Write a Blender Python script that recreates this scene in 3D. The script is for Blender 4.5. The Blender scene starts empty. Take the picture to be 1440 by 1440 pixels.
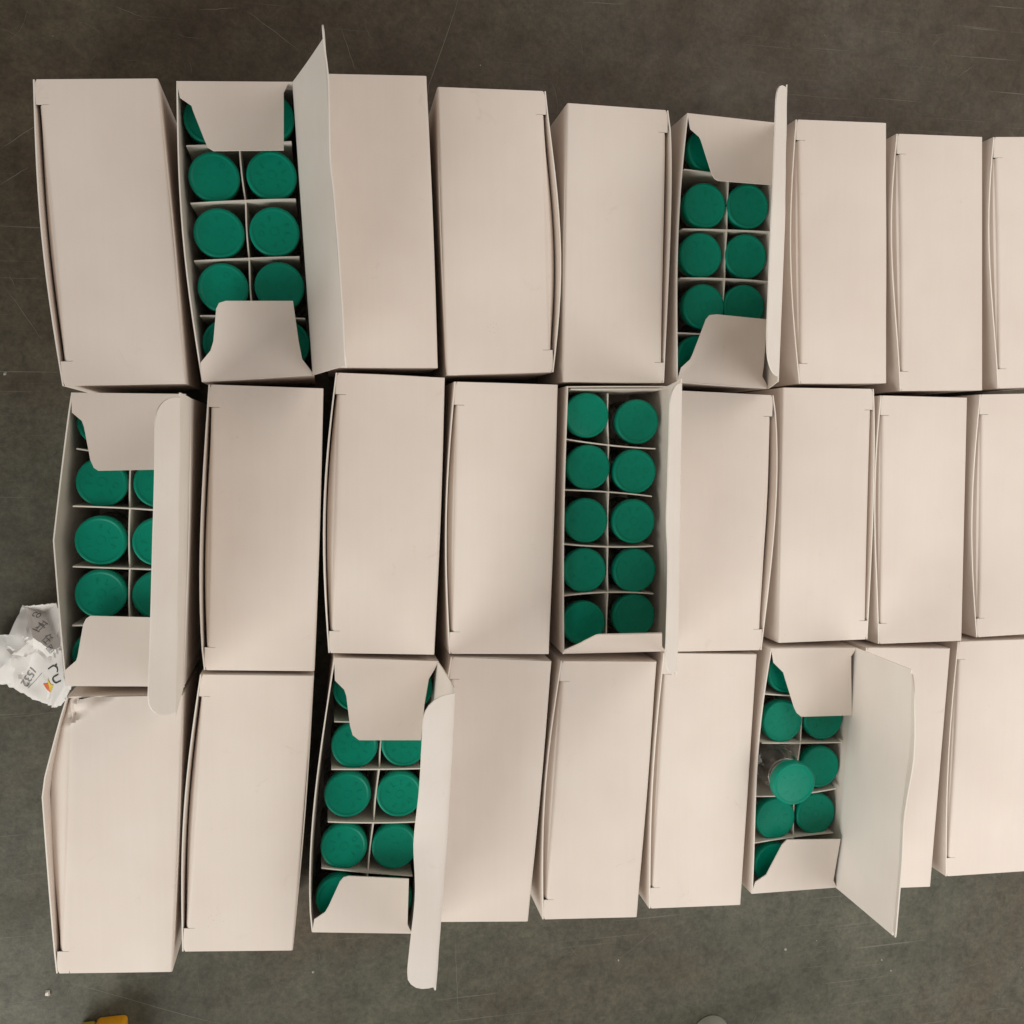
import bpy, bmesh, math, random
from mathutils import Vector, Matrix
from mathutils.bvhtree import BVHTree
import numpy as np
MM = 0.001
H = 42.0
CAM = {'M': [[0.980306, 0.013717, -0.197008], [0.0, 0.997585, 0.069456], [0.197485, -0.068088, 0.977938]], 'f': 1338.001, 'h': 363.351}
CARTONS = {'11': {'base': [[-84.04, 111.76], [-48.11, 113.97], [-42.34, 20.36], [-78.27, 18.15]],
        'bulge': 1.92,
        'inset': 1.68,
        'peak': 0.5,
        'side': 'L',
        'top': [[-84.21, 111.39], [-48.0, 114.31], [-41.79, 19.86], [-78.7, 18.68]]},
 '12': {'base': [[-42.59, 114.19], [-6.65, 116.29], [-1.2, 22.66], [-37.14, 20.57]], 'bulge': 2.16, 'inset': 0.0, 'peak': 0.5, 'side': 'O', 'top': [[-42.51, 113.99], [-6.63, 116.16], [-1.6, 23.13], [-36.9, 20.49]]},
 '13': {'base': [[0.1, 119.41], [36.07, 120.65], [39.33, 26.93], [3.35, 25.68]], 'bulge': 0.48, 'inset': 0.48, 'peak': 0.5, 'side': 'L', 'top': [[0.1, 119.41], [36.1, 121.35], [39.34, 26.17], [3.35, 25.68]]},
 '14': {'base': [[39.95, 117.96], [75.93, 119.09], [78.88, 25.36], [42.9, 24.23]], 'bulge': 3.84, 'inset': 0.72, 'peak': 0.55, 'side': 'R', 'top': [[39.68, 118.1], [76.38, 119.34], [79.37, 25.4], [42.36, 23.77]]},
 '15': {'base': [[83.9, 116.08], [119.9, 115.84], [119.27, 22.06], [83.27, 22.3]], 'bulge': 1.68, 'inset': 0.72, 'peak': 0.3, 'side': 'R', 'top': [[83.92, 115.97], [120.03, 116.0], [119.54, 22.23], [82.89, 22.09]]},
 '16': {'base': [[126.45, 115.64], [162.44, 114.63], [159.81, 20.88], [123.82, 21.89]],
        'bulge': 1.92,
        'inset': 0.0,
        'peak': 0.45,
        'side': 'O',
        'top': [[126.99, 115.57], [161.61, 114.45], [159.55, 20.57], [124.27, 22.45]]},
 '17': {'base': [[168.01, 116.06], [203.99, 117.22], [207.0, 23.49], [171.02, 22.33]],
        'bulge': 2.88,
        'inset': 0.48,
        'peak': 0.5,
        'side': 'L',
        'top': [[167.96, 116.07], [203.89, 117.18], [206.77, 23.21], [171.36, 22.62]]},
 '18': {'base': [[207.97, 113.61], [243.95, 115.02], [247.62, 21.31], [211.65, 19.9]],
        'bulge': 2.88,
        'inset': 0.96,
        'peak': 0.4,
        'side': 'L',
        'top': [[208.0, 113.64], [243.63, 114.68], [247.28, 21.05], [212.23, 20.45]]},
 '19': {'base': [[248.06, 115.17], [283.99, 117.3], [289.55, 23.68], [253.61, 21.55]], 'bulge': 2.88, 'inset': 0.96, 'peak': 0.4, 'side': 'L', 'top': [[248.05, 114.94], [283.99, 117.3], [289.55, 23.68], [253.61, 21.8]]},
 '21': {'base': [[-76.16, 16.86], [-40.2, 15.13], [-44.7, -78.54], [-80.66, -76.81]], 'bulge': 4.56, 'inset': 0.0, 'peak': 0.5, 'side': 'O', 'top': [[-76.17, 16.68], [-40.2, 15.13], [-44.7, -78.54], [-80.66, -76.62]]},
 '22': {'base': [[-34.72, 20.02], [1.26, 18.57], [-2.52, -75.14], [-38.49, -73.69]], 'bulge': 1.92, 'inset': 0.72, 'peak': 0.6, 'side': 'L', 'top': [[-34.85, 19.67], [1.41, 18.82], [-2.79, -75.36], [-38.26, -73.35]]},
 '23': {'base': [[5.62, 24.1], [41.59, 22.61], [37.7, -71.09], [1.73, -69.6]], 'bulge': 2.88, 'inset': 0.72, 'peak': 0.5, 'side': 'L', 'top': [[5.47, 24.06], [41.71, 22.87], [37.61, -71.53], [1.87, -69.4]]},
 '24': {'base': [[44.99, 21.89], [80.97, 20.88], [78.36, -72.86], [42.38, -71.86]], 'bulge': 2.16, 'inset': 0.72, 'peak': 0.5, 'side': 'L', 'top': [[44.9, 21.61], [81.02, 21.01], [78.08, -73.1], [42.68, -71.47]]},
 '25': {'base': [[84.69, 20.59], [120.69, 20.35], [120.07, -73.43], [84.07, -73.19]], 'bulge': 0.72, 'inset': 0.0, 'peak': 0.5, 'side': 'O', 'top': [[84.2, 20.59], [121.31, 21.11], [121.03, -74.1], [83.14, -73.34]]},
 '26': {'base': [[125.49, 19.52], [161.47, 18.42], [158.61, -75.32], [122.63, -74.22]],
        'bulge': 3.12,
        'inset': 0.72,
        'peak': 0.4,
        'side': 'R',
        'top': [[125.49, 19.52], [161.48, 18.25], [158.59, -75.13], [122.63, -74.22]]},
 '27': {'base': [[165.31, 20.99], [201.31, 21.04], [201.43, -72.74], [165.43, -72.79]],
        'bulge': 1.2,
        'inset': 0.48,
        'peak': 0.4,
        'side': 'R',
        'top': [[165.09, 21.06], [201.49, 21.0], [201.57, -72.83], [165.36, -72.73]]},
 '28': {'base': [[204.76, 18.42], [240.76, 18.82], [241.81, -74.96], [205.81, -75.36]],
        'bulge': 2.16,
        'inset': 0.72,
        'peak': 0.4,
        'side': 'L',
        'top': [[204.33, 18.61], [240.87, 18.14], [241.89, -75.03], [206.05, -74.81]]},
 '29': {'base': [[246.03, 19.6], [282.02, 20.39], [284.09, -73.37], [248.1, -74.16]],
        'bulge': 2.88,
        'inset': 0.96,
        'peak': 0.5,
        'side': 'L',
        'top': [[246.03, 19.41], [282.02, 20.39], [284.09, -73.37], [248.08, -73.96]]},
 '31': {'base': [[-81.03, -79.61], [-45.09, -81.61], [-50.28, -175.25], [-86.23, -173.25]],
        'bulge': 6.48,
        'inset': 1.2,
        'peak': 0.33,
        'side': 'L',
        'top': [[-80.57, -80.26], [-45.06, -81.47], [-50.51, -174.55], [-86.34, -171.05]]},
 '32': {'base': [[-39.25, -74.53], [-3.38, -77.57], [-11.3, -171.02], [-47.17, -167.98]],
        'bulge': 2.4,
        'inset': 0.72,
        'peak': 0.5,
        'side': 'L',
        'top': [[-39.51, -74.79], [-2.98, -77.01], [-11.33, -171.42], [-47.25, -167.9]]},
 '33': {'base': [[3.48, -71.61], [39.31, -75.12], [30.16, -168.45], [-5.67, -164.94]], 'bulge': 2.88, 'inset': 0.0, 'peak': 0.6, 'side': 'O', 'top': [[3.7, -71.03], [39.1, -74.17], [29.49, -169.5], [-5.01, -165.54]]},
 '34': {'base': [[43.21, -72.71], [79.07, -75.92], [70.69, -169.33], [34.83, -166.11]],
        'bulge': 1.2,
        'inset': 0.48,
        'peak': 0.3,
        'side': 'L',
        'top': [[43.24, -72.65], [79.05, -75.78], [70.7, -169.56], [34.83, -166.11]]},
 '35': {'base': [[82.22, -75.71], [118.14, -78.18], [111.7, -171.74], [75.78, -169.27]],
        'bulge': 2.64,
        'inset': 0.72,
        'peak': 0.5,
        'side': 'L',
        'top': [[82.36, -75.86], [118.08, -77.64], [111.5, -172.07], [75.89, -169.34]]},
 '36': {'base': [[120.77, -75.25], [156.72, -77.06], [152.0, -170.73], [116.04, -168.91]],
        'bulge': 1.68,
        'inset': 0.48,
        'peak': 0.5,
        'side': 'L',
        'top': [[120.52, -74.65], [156.89, -76.7], [152.14, -171.41], [116.07, -169.29]]},
 '37': {'base': [[161.74, -73.83], [197.68, -75.95], [192.16, -169.57], [156.22, -167.45]],
        'bulge': 2.16,
        'inset': 0.0,
        'peak': 0.4,
        'side': 'O',
        'top': [[162.38, -74.55], [197.34, -75.93], [191.59, -168.66], [156.35, -167.57]]},
 '38': {'base': [[201.12, -76.05], [237.06, -78.09], [231.73, -171.72], [195.78, -169.68]],
        'bulge': 0.96,
        'inset': 0.48,
        'peak': 0.5,
        'side': 'L',
        'top': [[201.12, -76.05], [237.08, -77.93], [231.72, -171.89], [195.78, -169.68]]},
 '39': {'base': [[240.04, -75.01], [276.03, -75.71], [274.22, -169.47], [238.22, -168.78]],
        'bulge': 1.68,
        'inset': 0.72,
        'peak': 0.5,
        'side': 'L',
        'top': [[240.07, -75.42], [276.03, -75.71], [274.22, -169.47], [238.16, -168.34]]}}
FLAPS = {'12': [[[-42.49, 113.94, 42.0], [-41.5, 108.9, 42.35], [-38.12, 106.69, 42.52], [-37.71, 105.16, 42.63], [-34.2, 95.8, 43.29], [-33.37, 93.84, 43.42], [-31.66, 92.82, 43.5], [-10.03, 94.34, 43.48],
         [-9.78, 112.72, 42.23], [-8.41, 115.54, 42.05], [-6.84, 116.33, 42.0]],
        [[-36.84, 20.7, 42.0], [-37.08, 26.53, 42.59], [-33.9, 30.39, 42.95], [-32.94, 33.31, 43.24], [-31.74, 43.53, 44.27], [-30.82, 45.32, 44.45], [-28.84, 46.04, 44.5], [-7.87, 46.68, 44.36], [-6.29, 33.9, 43.07],
         [-5.26, 28.23, 42.5], [-1.69, 23.48, 42.0]]],
 '16': [[[127.12, 115.55, 42.0], [128.15, 110.23, 42.24], [131.43, 107.75, 42.35], [132.09, 106.56, 42.4], [136.02, 95.21, 42.9], [137.07, 93.54, 42.97], [138.4, 92.87, 43.0], [158.64, 92.48, 42.98],
         [159.46, 93.03, 42.95], [159.49, 111.04, 42.15], [160.03, 112.57, 42.08], [161.4, 114.41, 42.0]],
        [[124.38, 22.84, 42.0], [125.76, 27.58, 42.4], [129.08, 30.61, 42.66], [130.04, 32.85, 42.85], [134.26, 44.53, 43.83], [135.52, 46.03, 43.96], [138.18, 46.35, 44.0], [157.46, 45.11, 43.97],
         [157.08, 28.57, 42.62], [156.74, 25.03, 42.33], [159.48, 20.75, 42.0]]],
 '21': [[[-76.17, 16.63, 42.0], [-76.06, 10.41, 42.38], [-73.18, 7.76, 42.55], [-72.58, 5.98, 42.65], [-70.86, -4.5, 43.3], [-69.85, -6.96, 43.45], [-68.6, -7.86, 43.5], [-46.2, -7.52, 43.45], [-45.92, 11.75, 42.29],
         [-44.8, 14.03, 42.15], [-41.72, 16.56, 42.0]],
        [[-80.66, -76.34, 42.0], [-80.45, -71.23, 42.22], [-77.16, -68.36, 42.36], [-76.68, -66.99, 42.42], [-74.58, -56.67, 42.88], [-73.66, -54.86, 42.96], [-72.35, -53.99, 43.0], [-48.06, -55.55, 42.98],
         [-48.6, -73.44, 42.21], [-47.35, -75.87, 42.11], [-44.33, -78.64, 42.0]]],
 '25': [[[82.91, -73.12, 42.0], [82.9, -71.47, 44.98], [86.8, -67.63, 52.18], [87.14, -66.85, 53.65], [89.73, -63.46, 60.18], [90.77, -63.12, 60.85], [112.76, -63.48, 61.0], [118.17, -71.35, 46.63],
         [121.54, -74.02, 42.0]]],
 '33': [[[3.76, -71.12, 42.0], [3.89, -78.79, 42.42], [6.91, -82.07, 42.58], [7.59, -84.26, 42.7], [8.64, -94.18, 43.23], [9.54, -97.61, 43.41], [11.65, -99.43, 43.5], [32.6, -100.74, 43.46], [33.98, -88.35, 42.79],
         [35.55, -79.88, 42.33], [37.05, -77.51, 42.2], [39.05, -73.93, 42.0]],
        [[-4.85, -165.69, 42.0], [-4.07, -161.02, 42.45], [-0.47, -158.75, 42.71], [0.74, -156.77, 42.91], [4.65, -147.98, 43.8], [5.86, -146.53, 43.95], [7.53, -146.16, 44.0], [28.06, -149.09, 43.93],
         [27.59, -166.08, 42.32], [28.33, -168.04, 42.15], [29.32, -169.76, 42.0]]],
 '37': [[[162.54, -74.73, 42.0], [163.4, -80.04, 42.21], [167.39, -83.93, 42.35], [167.96, -85.82, 42.43], [171.71, -97.17, 42.86], [172.86, -99.36, 42.95], [174.59, -100.79, 43.0], [195.3, -101.44, 42.99],
         [194.93, -83.63, 42.3], [194.92, -79.06, 42.12], [197.26, -75.93, 42.0]],
        [[156.39, -167.59, 42.0], [157.79, -162.84, 42.46], [161.93, -160.37, 42.7], [162.93, -158.17, 42.92], [167.45, -148.87, 43.82], [169.34, -147.04, 44.0], [191.32, -148.66, 43.87], [189.72, -165.33, 42.29],
         [191.45, -168.43, 42.0]]]}
LIDS = {'12': {'ph': [93.5, 93.3, 92.3, 90.7, 89.9, 90.5, 91.2, 91.3, 92.0, 93.0, 93.1, 91.3, 90.9, 91.0, 90.8, 90.2, 90.0, 90.3, 91.2, 91.5, 91.5, 91.7, 92.3, 92.5, 92.5],
        'th': [74.5, 74.5, 74.5, 74.5, 74.5, 74.5, 74.6, 74.9, 75.0, 75.0, 75.1, 75.3, 75.1, 75.0, 75.0, 75.0, 75.0, 74.9, 74.6, 74.5, 74.5, 74.5, 74.5, 74.5, 74.5],
        'u': [1.0, 0.05]},
 '16': {'ph': [134.0, 133.2, 133.3, 134.2, 134.5, 134.5, 134.8, 135.7, 136.0, 136.3, 137.4, 138.3, 138.5, 138.5, 138.5, 138.5, 138.5, 138.5, 138.5, 138.5, 138.5, 138.1, 136.5, 134.7, 133.5],
        'th': [113.0, 113.0, 112.9, 112.6, 112.5, 112.5, 112.4, 112.1, 112.0, 111.9, 111.6, 111.5, 111.5, 111.5, 111.5, 111.5, 111.5, 111.5, 111.5, 111.5, 111.5, 111.5, 111.5, 111.5, 111.5],
        'u': [1.0, -0.02]},
 '21': {'ph': [115.5, 115.5, 115.8, 116.7, 116.8, 116.2, 116.0, 116.0, 116.0, 116.5, 118.0, 118.5, 118.5, 118.5, 118.5, 118.5, 119.0, 120.5, 121.0, 121.2, 121.8, 122.0, 122.2, 122.6, 122.0],
        'th': [87.5, 87.5, 87.4, 87.1, 87.0, 87.0, 87.0, 87.0, 87.0, 86.9, 86.6, 86.5, 86.5, 86.5, 86.5, 86.5, 86.4, 86.1, 86.0, 86.0, 86.0, 86.0, 86.0, 86.0, 86.0],
        'u': [1.0, -0.05]},
 '25': {'ph': [129.0, 129.2, 129.8, 130.0, 130.0, 130.2, 130.8, 131.0, 131.2, 131.8, 132.2, 132.6, 131.8, 130.2, 129.2, 129.0, 129.0, 129.0, 129.2, 129.8, 130.0, 130.2, 130.5, 129.8, 129.5],
        'th': [104.0, 104.0, 104.0, 104.0, 104.0, 104.0, 104.0, 104.0, 104.0, 104.0, 104.0, 104.0, 104.0, 104.0, 104.0, 104.0, 104.0, 104.0, 104.0, 104.0, 104.0, 104.0, 104.1, 104.4, 104.5],
        'u': [1.0, -0.0]},
 '33': {'ph': [153.0, 153.8, 153.2, 154.0, 154.8, 154.2, 154.3, 153.9, 155.2, 157.2, 160.3, 162.5, 163.2, 157.7, 151.1, 147.4, 146.7, 146.6, 148.3, 150.8, 151.5, 152.2, 154.3, 154.6, 153.0],
        'th': [89.0, 88.6, 88.4, 88.0, 87.6, 87.4, 87.1, 86.9, 86.6, 86.4, 86.1, 85.9, 85.6, 85.5, 85.5, 85.4, 85.1, 85.0, 84.9, 84.6, 84.5, 84.4, 84.1, 84.0, 84.0],
        'u': [0.99, -0.1]},
 '37': {'ph': [121.0, 120.5, 120.0, 119.5, 119.0, 118.7, 118.7, 118.4, 118.9, 119.5, 120.1, 120.9, 121.1, 120.4, 120.5, 120.7, 120.5, 121.2, 121.5, 121.5, 121.5, 121.5, 121.5, 121.3, 120.5],
        'th': [92.0, 91.5, 91.0, 90.5, 90.0, 89.5, 89.1, 89.0, 89.1, 89.5, 89.9, 90.1, 90.5, 90.8, 90.5, 90.1, 89.9, 89.6, 89.5, 89.5, 89.5, 89.5, 89.5, 89.5, 89.5],
        'u': [1.0, -0.06]}}
DIVIDERS = {'12': {'cross': [[[-40.4, 95.11], [-24.42, 96.75], [-7.67, 98.44]], [[-39.5, 77.16], [-22.55, 78.9], [-6.6, 80.15]], [[-38.82, 59.04], [-22.22, 60.57], [-5.74, 61.66]],
                  [[-37.45, 41.68], [-21.0, 41.88], [-4.21, 41.63]]],
        'long': [[-24.54, 113.43], [-24.43, 96.52], [-22.77, 78.89], [-22.0, 60.58], [-21.23, 41.88], [-20.19, 24.85]]},
 '16': {'cross': [[[127.44, 97.17], [145.19, 96.18], [160.82, 95.53]], [[127.18, 76.44], [144.43, 76.95], [161.2, 76.93]], [[126.61, 59.27], [143.9, 59.61], [160.45, 59.15]],
                  [[125.78, 39.98], [143.14, 39.61], [160.02, 38.97]]],
        'long': [[145.45, 112.78], [144.92, 96.16], [144.43, 76.95], [143.9, 59.61], [143.14, 39.61], [142.83, 24.85]]},
 '21': {'cross': [[[-76.06, -1.16], [-60.53, -3.23], [-45.73, -3.72]], [[-77.67, -19.51], [-60.98, -20.41], [-46.59, -21.76]], [[-78.25, -38.92], [-61.29, -40.04], [-47.26, -40.87]],
                  [[-79.03, -58.01], [-61.98, -58.19], [-47.89, -58.25]]],
        'long': [[-59.67, 12.93], [-60.1, -3.23], [-60.98, -20.41], [-61.5, -39.81], [-61.98, -58.19], [-63.3, -74.79]]},
 '25': {'cross': [[[84.04, 2.2], [100.7, -0.04], [117.96, -1.31]], [[83.33, -15.78], [100.82, -16.71], [116.8, -18.4]], [[83.66, -34.92], [100.7, -36.29], [117.54, -36.39]],
                  [[83.99, -53.46], [100.82, -52.7], [117.73, -53.74]]],
        'long': [[100.3, 18.51], [100.7, -0.04], [100.82, -16.71], [100.7, -36.04], [100.82, -52.7], [100.42, -70.49]]},
 '33': {'cross': [[[3.51, -94.28], [19.89, -95.73], [35.13, -97.13]], [[2.34, -110.82], [18.52, -111.93], [33.04, -112.67]], [[0.9, -129.19], [16.38, -130.68], [31.42, -131.63]],
                  [[-1.47, -145.32], [14.25, -148.26], [29.79, -150.96]]],
        'long': [[21.27, -78.87], [19.89, -95.73], [18.52, -111.93], [16.38, -130.68], [14.25, -148.26], [12.83, -166.52]]},
 '37': {'cross': [[[161.8, -92.94], [178.63, -94.92], [196.38, -96.69]], [[161.31, -111.64], [177.58, -112.66], [194.14, -113.42]], [[159.11, -131.97], [175.1, -132.61], [192.22, -131.37]],
                  [[158.59, -150.08], [175.47, -149.0], [191.47, -148.65]]],
        'long': [[180.32, -79.75], [178.63, -94.92], [177.58, -112.66], [175.68, -132.1], [175.47, -149.0], [174.08, -166.19]]}}
VIALS = [('12', 'L', 1, -33.85, 104.64), ('12', 'R', 1, -14.56, 106.36), ('12', 'L', 2, -32.92, 86.39), ('12', 'R', 2, -14.2, 87.86), ('12', 'L', 3, -31.08, 68.68), ('12', 'R', 3, -13.61, 69.9), ('12', 'L', 4, -31.0, 51.19),
 ('12', 'R', 4, -12.31, 52.25), ('12', 'L', 5, -30.02, 33.34), ('12', 'R', 5, -10.1, 33.53), ('16', 'L', 1, 137.05, 105.06), ('16', 'L', 2, 135.99, 85.64), ('16', 'R', 2, 154.0, 86.02), ('16', 'L', 3, 134.63, 68.09),
 ('16', 'R', 3, 153.51, 68.31), ('16', 'L', 4, 135.98, 50.01), ('16', 'R', 4, 153.01, 50.24), ('16', 'L', 5, 134.07, 31.7), ('21', 'L', 1, -69.76, 7.92), ('21', 'L', 2, -69.24, -11.68), ('21', 'R', 2, -51.43, -12.28),
 ('21', 'L', 3, -70.42, -30.52), ('21', 'R', 3, -52.34, -31.34), ('21', 'L', 4, -70.26, -47.9), ('21', 'R', 4, -52.77, -48.91), ('21', 'L', 5, -72.99, -67.64), ('25', 'L', 1, 92.17, 10.75), ('25', 'R', 1, 111.43, 8.59),
 ('25', 'L', 2, 93.32, -7.6), ('25', 'R', 2, 110.53, -9.21), ('25', 'L', 3, 92.64, -26.6), ('25', 'R', 3, 110.43, -27.13), ('25', 'L', 4, 92.22, -44.45), ('25', 'R', 4, 110.87, -44.94), ('25', 'L', 5, 91.79, -63.47),
 ('25', 'R', 5, 110.75, -61.56), ('33', 'L', 1, 10.88, -83.19), ('33', 'R', 1, 30.42, -84.19), ('33', 'L', 2, 10.42, -103.11), ('33', 'R', 2, 29.03, -103.78), ('33', 'L', 3, 7.8, -120.25), ('33', 'R', 3, 26.91, -121.66),
 ('33', 'L', 4, 6.36, -138.57), ('33', 'R', 4, 26.02, -140.25), ('33', 'L', 5, 3.71, -156.64), ('33', 'R', 5, 23.12, -159.28), ('37', 'L', 1, 171.63, -85.13), ('37', 'L', 2, 170.0, -103.88),
 ('37', 'R', 2, 187.93, -104.09), ('37', 'R', 3, 186.31, -122.56), ('37', 'L', 4, 167.87, -141.49), ('37', 'R', 4, 185.27, -140.91), ('37', 'L', 5, 167.66, -159.29)]
TILT = [[170.07, -124.8, 45.5], [169.33, -122.3, 38.5]]
PAPER = {'a': [-101.59, -55.29, 10.0],
 'b': [-94.71, -54.53, 16.0],
 'c': [-89.55, -54.04, 14.0],
 'd': [-106.09, -64.93, 12.0],
 'e': [-114.24, -66.18, 4.0],
 'f': [-102.72, -64.47, 15.0],
 'g': [-96.02, -64.93, 19.0],
 'h': [-91.7, -63.81, 13.0],
 'i': [-88.24, -65.64, 17.0],
 'j': [-98.63, -73.72, 13.0],
 'k': [-91.88, -68.27, 19.0],
 'l': [-86.66, -69.08, 22.0],
 'm': [-115.11, -82.07, 3.0],
 'n': [-105.44, -85.11, 8.0],
 'o': [-98.0, -88.23, 12.0],
 'p': [-91.49, -89.74, 17.0],
 'q': [-87.98, -88.62, 20.0],
 'r': [-85.08, -84.76, 24.0],
 's': [-81.98, -79.78, 27.0],
 't': [-89.54, -80.66, 20.0],
 'u': [-84.66, -79.65, 26.0],
 'v': [-95.12, -58.35, 8.0],
 'w': [-104.26, -72.06, 16.0],
 'x': [-86.88, -58.87, 18.0],
 'y': [-85.44, -74.77, 24.0]}
PRINT = {'arr': [-91.89, -81.78],
 'gl': [([-96.97, -58.26], 'co'), ([-95.54, -62.21], '工'), ([-94.86, -62.0], '开'), ([-92.29, -66.01], '任'), ([-90.81, -69.02], '图')],
 'ln': [[-94.46, -77.71], [-100.5, -84.04]],
 'logo1': [-91.27, -76.63],
 'logo2': [-87.72, -78.77],
 'n1': [-98.14, -76.79],
 'n2': [-102.02, -82.74]}
SCR = [[[53.49, 168.18], [47.54, 149.74], [41.6, 133.86], [39.91, 118.26]], [[-68.24, 152.85], [-57.77, 149.43]], [[-39.79, 153.9], [-26.4, 155.8]], [[-23.96, 155.28], [-5.55, 142.95]], [[9.76, 151.7], [14.71, 136.98]],
 [[250.05, 164.69], [253.23, 167.8]], [[262.06, 152.73], [270.86, 159.16]], [[-106.46, 101.72], [-92.51, 112.17]], [[-106.88, 89.72], [-97.59, 96.24]], [[-106.9, 55.88], [-94.91, 36.58]],
 [[-105.18, 59.59], [-103.06, 54.79]], [[-113.3, -97.06], [-91.96, -95.67]], [[-92.62, -197.51], [-80.45, -202.76], [-55.53, -213.78], [-40.17, -219.89]], [[180.44, -242.64], [177.28, -248.59]],
 [[281.55, -233.42], [288.72, -231.9]], [[118.18, -212.08], [136.61, -198.78]], [[50.09, -195.77], [51.38, -231.31]], [[-103.2, -75.64], [-104.83, -53.78]], [[96.9, -203.71], [100.53, -208.62]],
 [[100.91, 169.06], [117.94, 169.78]], [[275.98, 183.17], [292.93, 183.5]]]
SPECK = [[-107.49, 25.24], [118.18, -212.08], [193.06, -215.6], [238.94, -225.41], [-5.44, -203.29], [243.61, -230.8]]
CRUMB = [[-100.75, -200.37]]
ORANGE = [[-88.62, -211.65], [-73.29, -214.65], [-81.02, -223.08]]
PALE = [[159.35, -242.89]]
DOTS = [[[56.38, 40.13], [57.36, 40.87], [58.33, 39.94], [59.32, 41.15], [57.11, 38.71], [58.58, 38.27], [58.34, 41.61], [59.81, 39.49]],
 [[-38.64, -157.01], [-37.72, -156.37], [-36.84, -157.93], [-35.89, -156.31], [-38.7, -159.95], [-36.67, -160.65], [-34.97, -155.91], [-33.66, -158.74]]]
XL = [[-80.63, -89.28], [-64.94, -80.16]]
TILT_AXIS = (-2.6, -2.4, 36.0)
TILT[0] = [166.37, -122.05, 54.0]
ORX0, ORX1, ORY = -83.88, -72.98, -211.26
PX, PY = 159.00, -248.64

# ------------------------------------------------------------------ camera, world, lights, exposure
S = bpy.context.scene
cd = bpy.data.cameras.new('camera'); cam = bpy.data.objects.new('camera', cd); S.collection.objects.link(cam)
m3 = Matrix(CAM['M']).to_4x4(); m3.translation = Vector((0, 0, CAM['h'] * MM)); cam.matrix_world = m3
cd.sensor_width = 36.0; cd.sensor_fit = 'HORIZONTAL'; cd.lens = CAM['f'] / 1440.0 * 36.0
cd.clip_start = 0.01; cd.clip_end = 20.0
S.camera = cam
S.cycles.max_bounces = 14; S.cycles.diffuse_bounces = 5; S.cycles.transmission_bounces = 14; S.cycles.transparent_max_bounces = 14
S.render.resolution_x = 1024; S.render.resolution_y = 1024
w = bpy.data.worlds.new('World'); S.world = w; w.use_nodes = True
bg = w.node_tree.nodes['Background']; bg.inputs[0].default_value = (1.0, 0.925, 0.85, 1); bg.inputs[1].default_value = 0.25

def area(name, loc, target, size, power, col, size_y=None):
    l = bpy.data.lights.new(name, 'AREA'); l.energy = power; l.size = size; l.color = col
    if size_y: l.shape = 'RECTANGLE'; l.size_y = size_y
    o = bpy.data.objects.new(name, l); S.collection.objects.link(o)
    o.location = loc; o.rotation_euler = (Vector(target) - Vector(loc)).to_track_quat('-Z', 'Y').to_euler()
    return o
area('window_light', (-0.40, -0.55, 0.34), (0.15, -0.10, 0), 0.42, 3.4, (1.0, 0.99, 0.94))
area('right_fill_light', (0.42, -0.22, 0.45), (0.42, -0.20, 0), 0.34, 1.25, (1.0, 0.98, 0.95))  # unseen near lamp, added to make the cartons brighter toward the right
area('upper_right_fill_light', (0.45, 0.30, 0.52), (0.35, -0.05, 0), 0.40, 1.35, (1.0, 0.92, 0.84))  # unseen soft lamp at the upper right, added to balance overall brightness
S.view_settings.view_transform = 'Standard'; S.view_settings.look = 'None'
S.view_settings.exposure = 0.07; S.view_settings.gamma = 1.0
S.view_settings.use_curve_mapping = False

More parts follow.
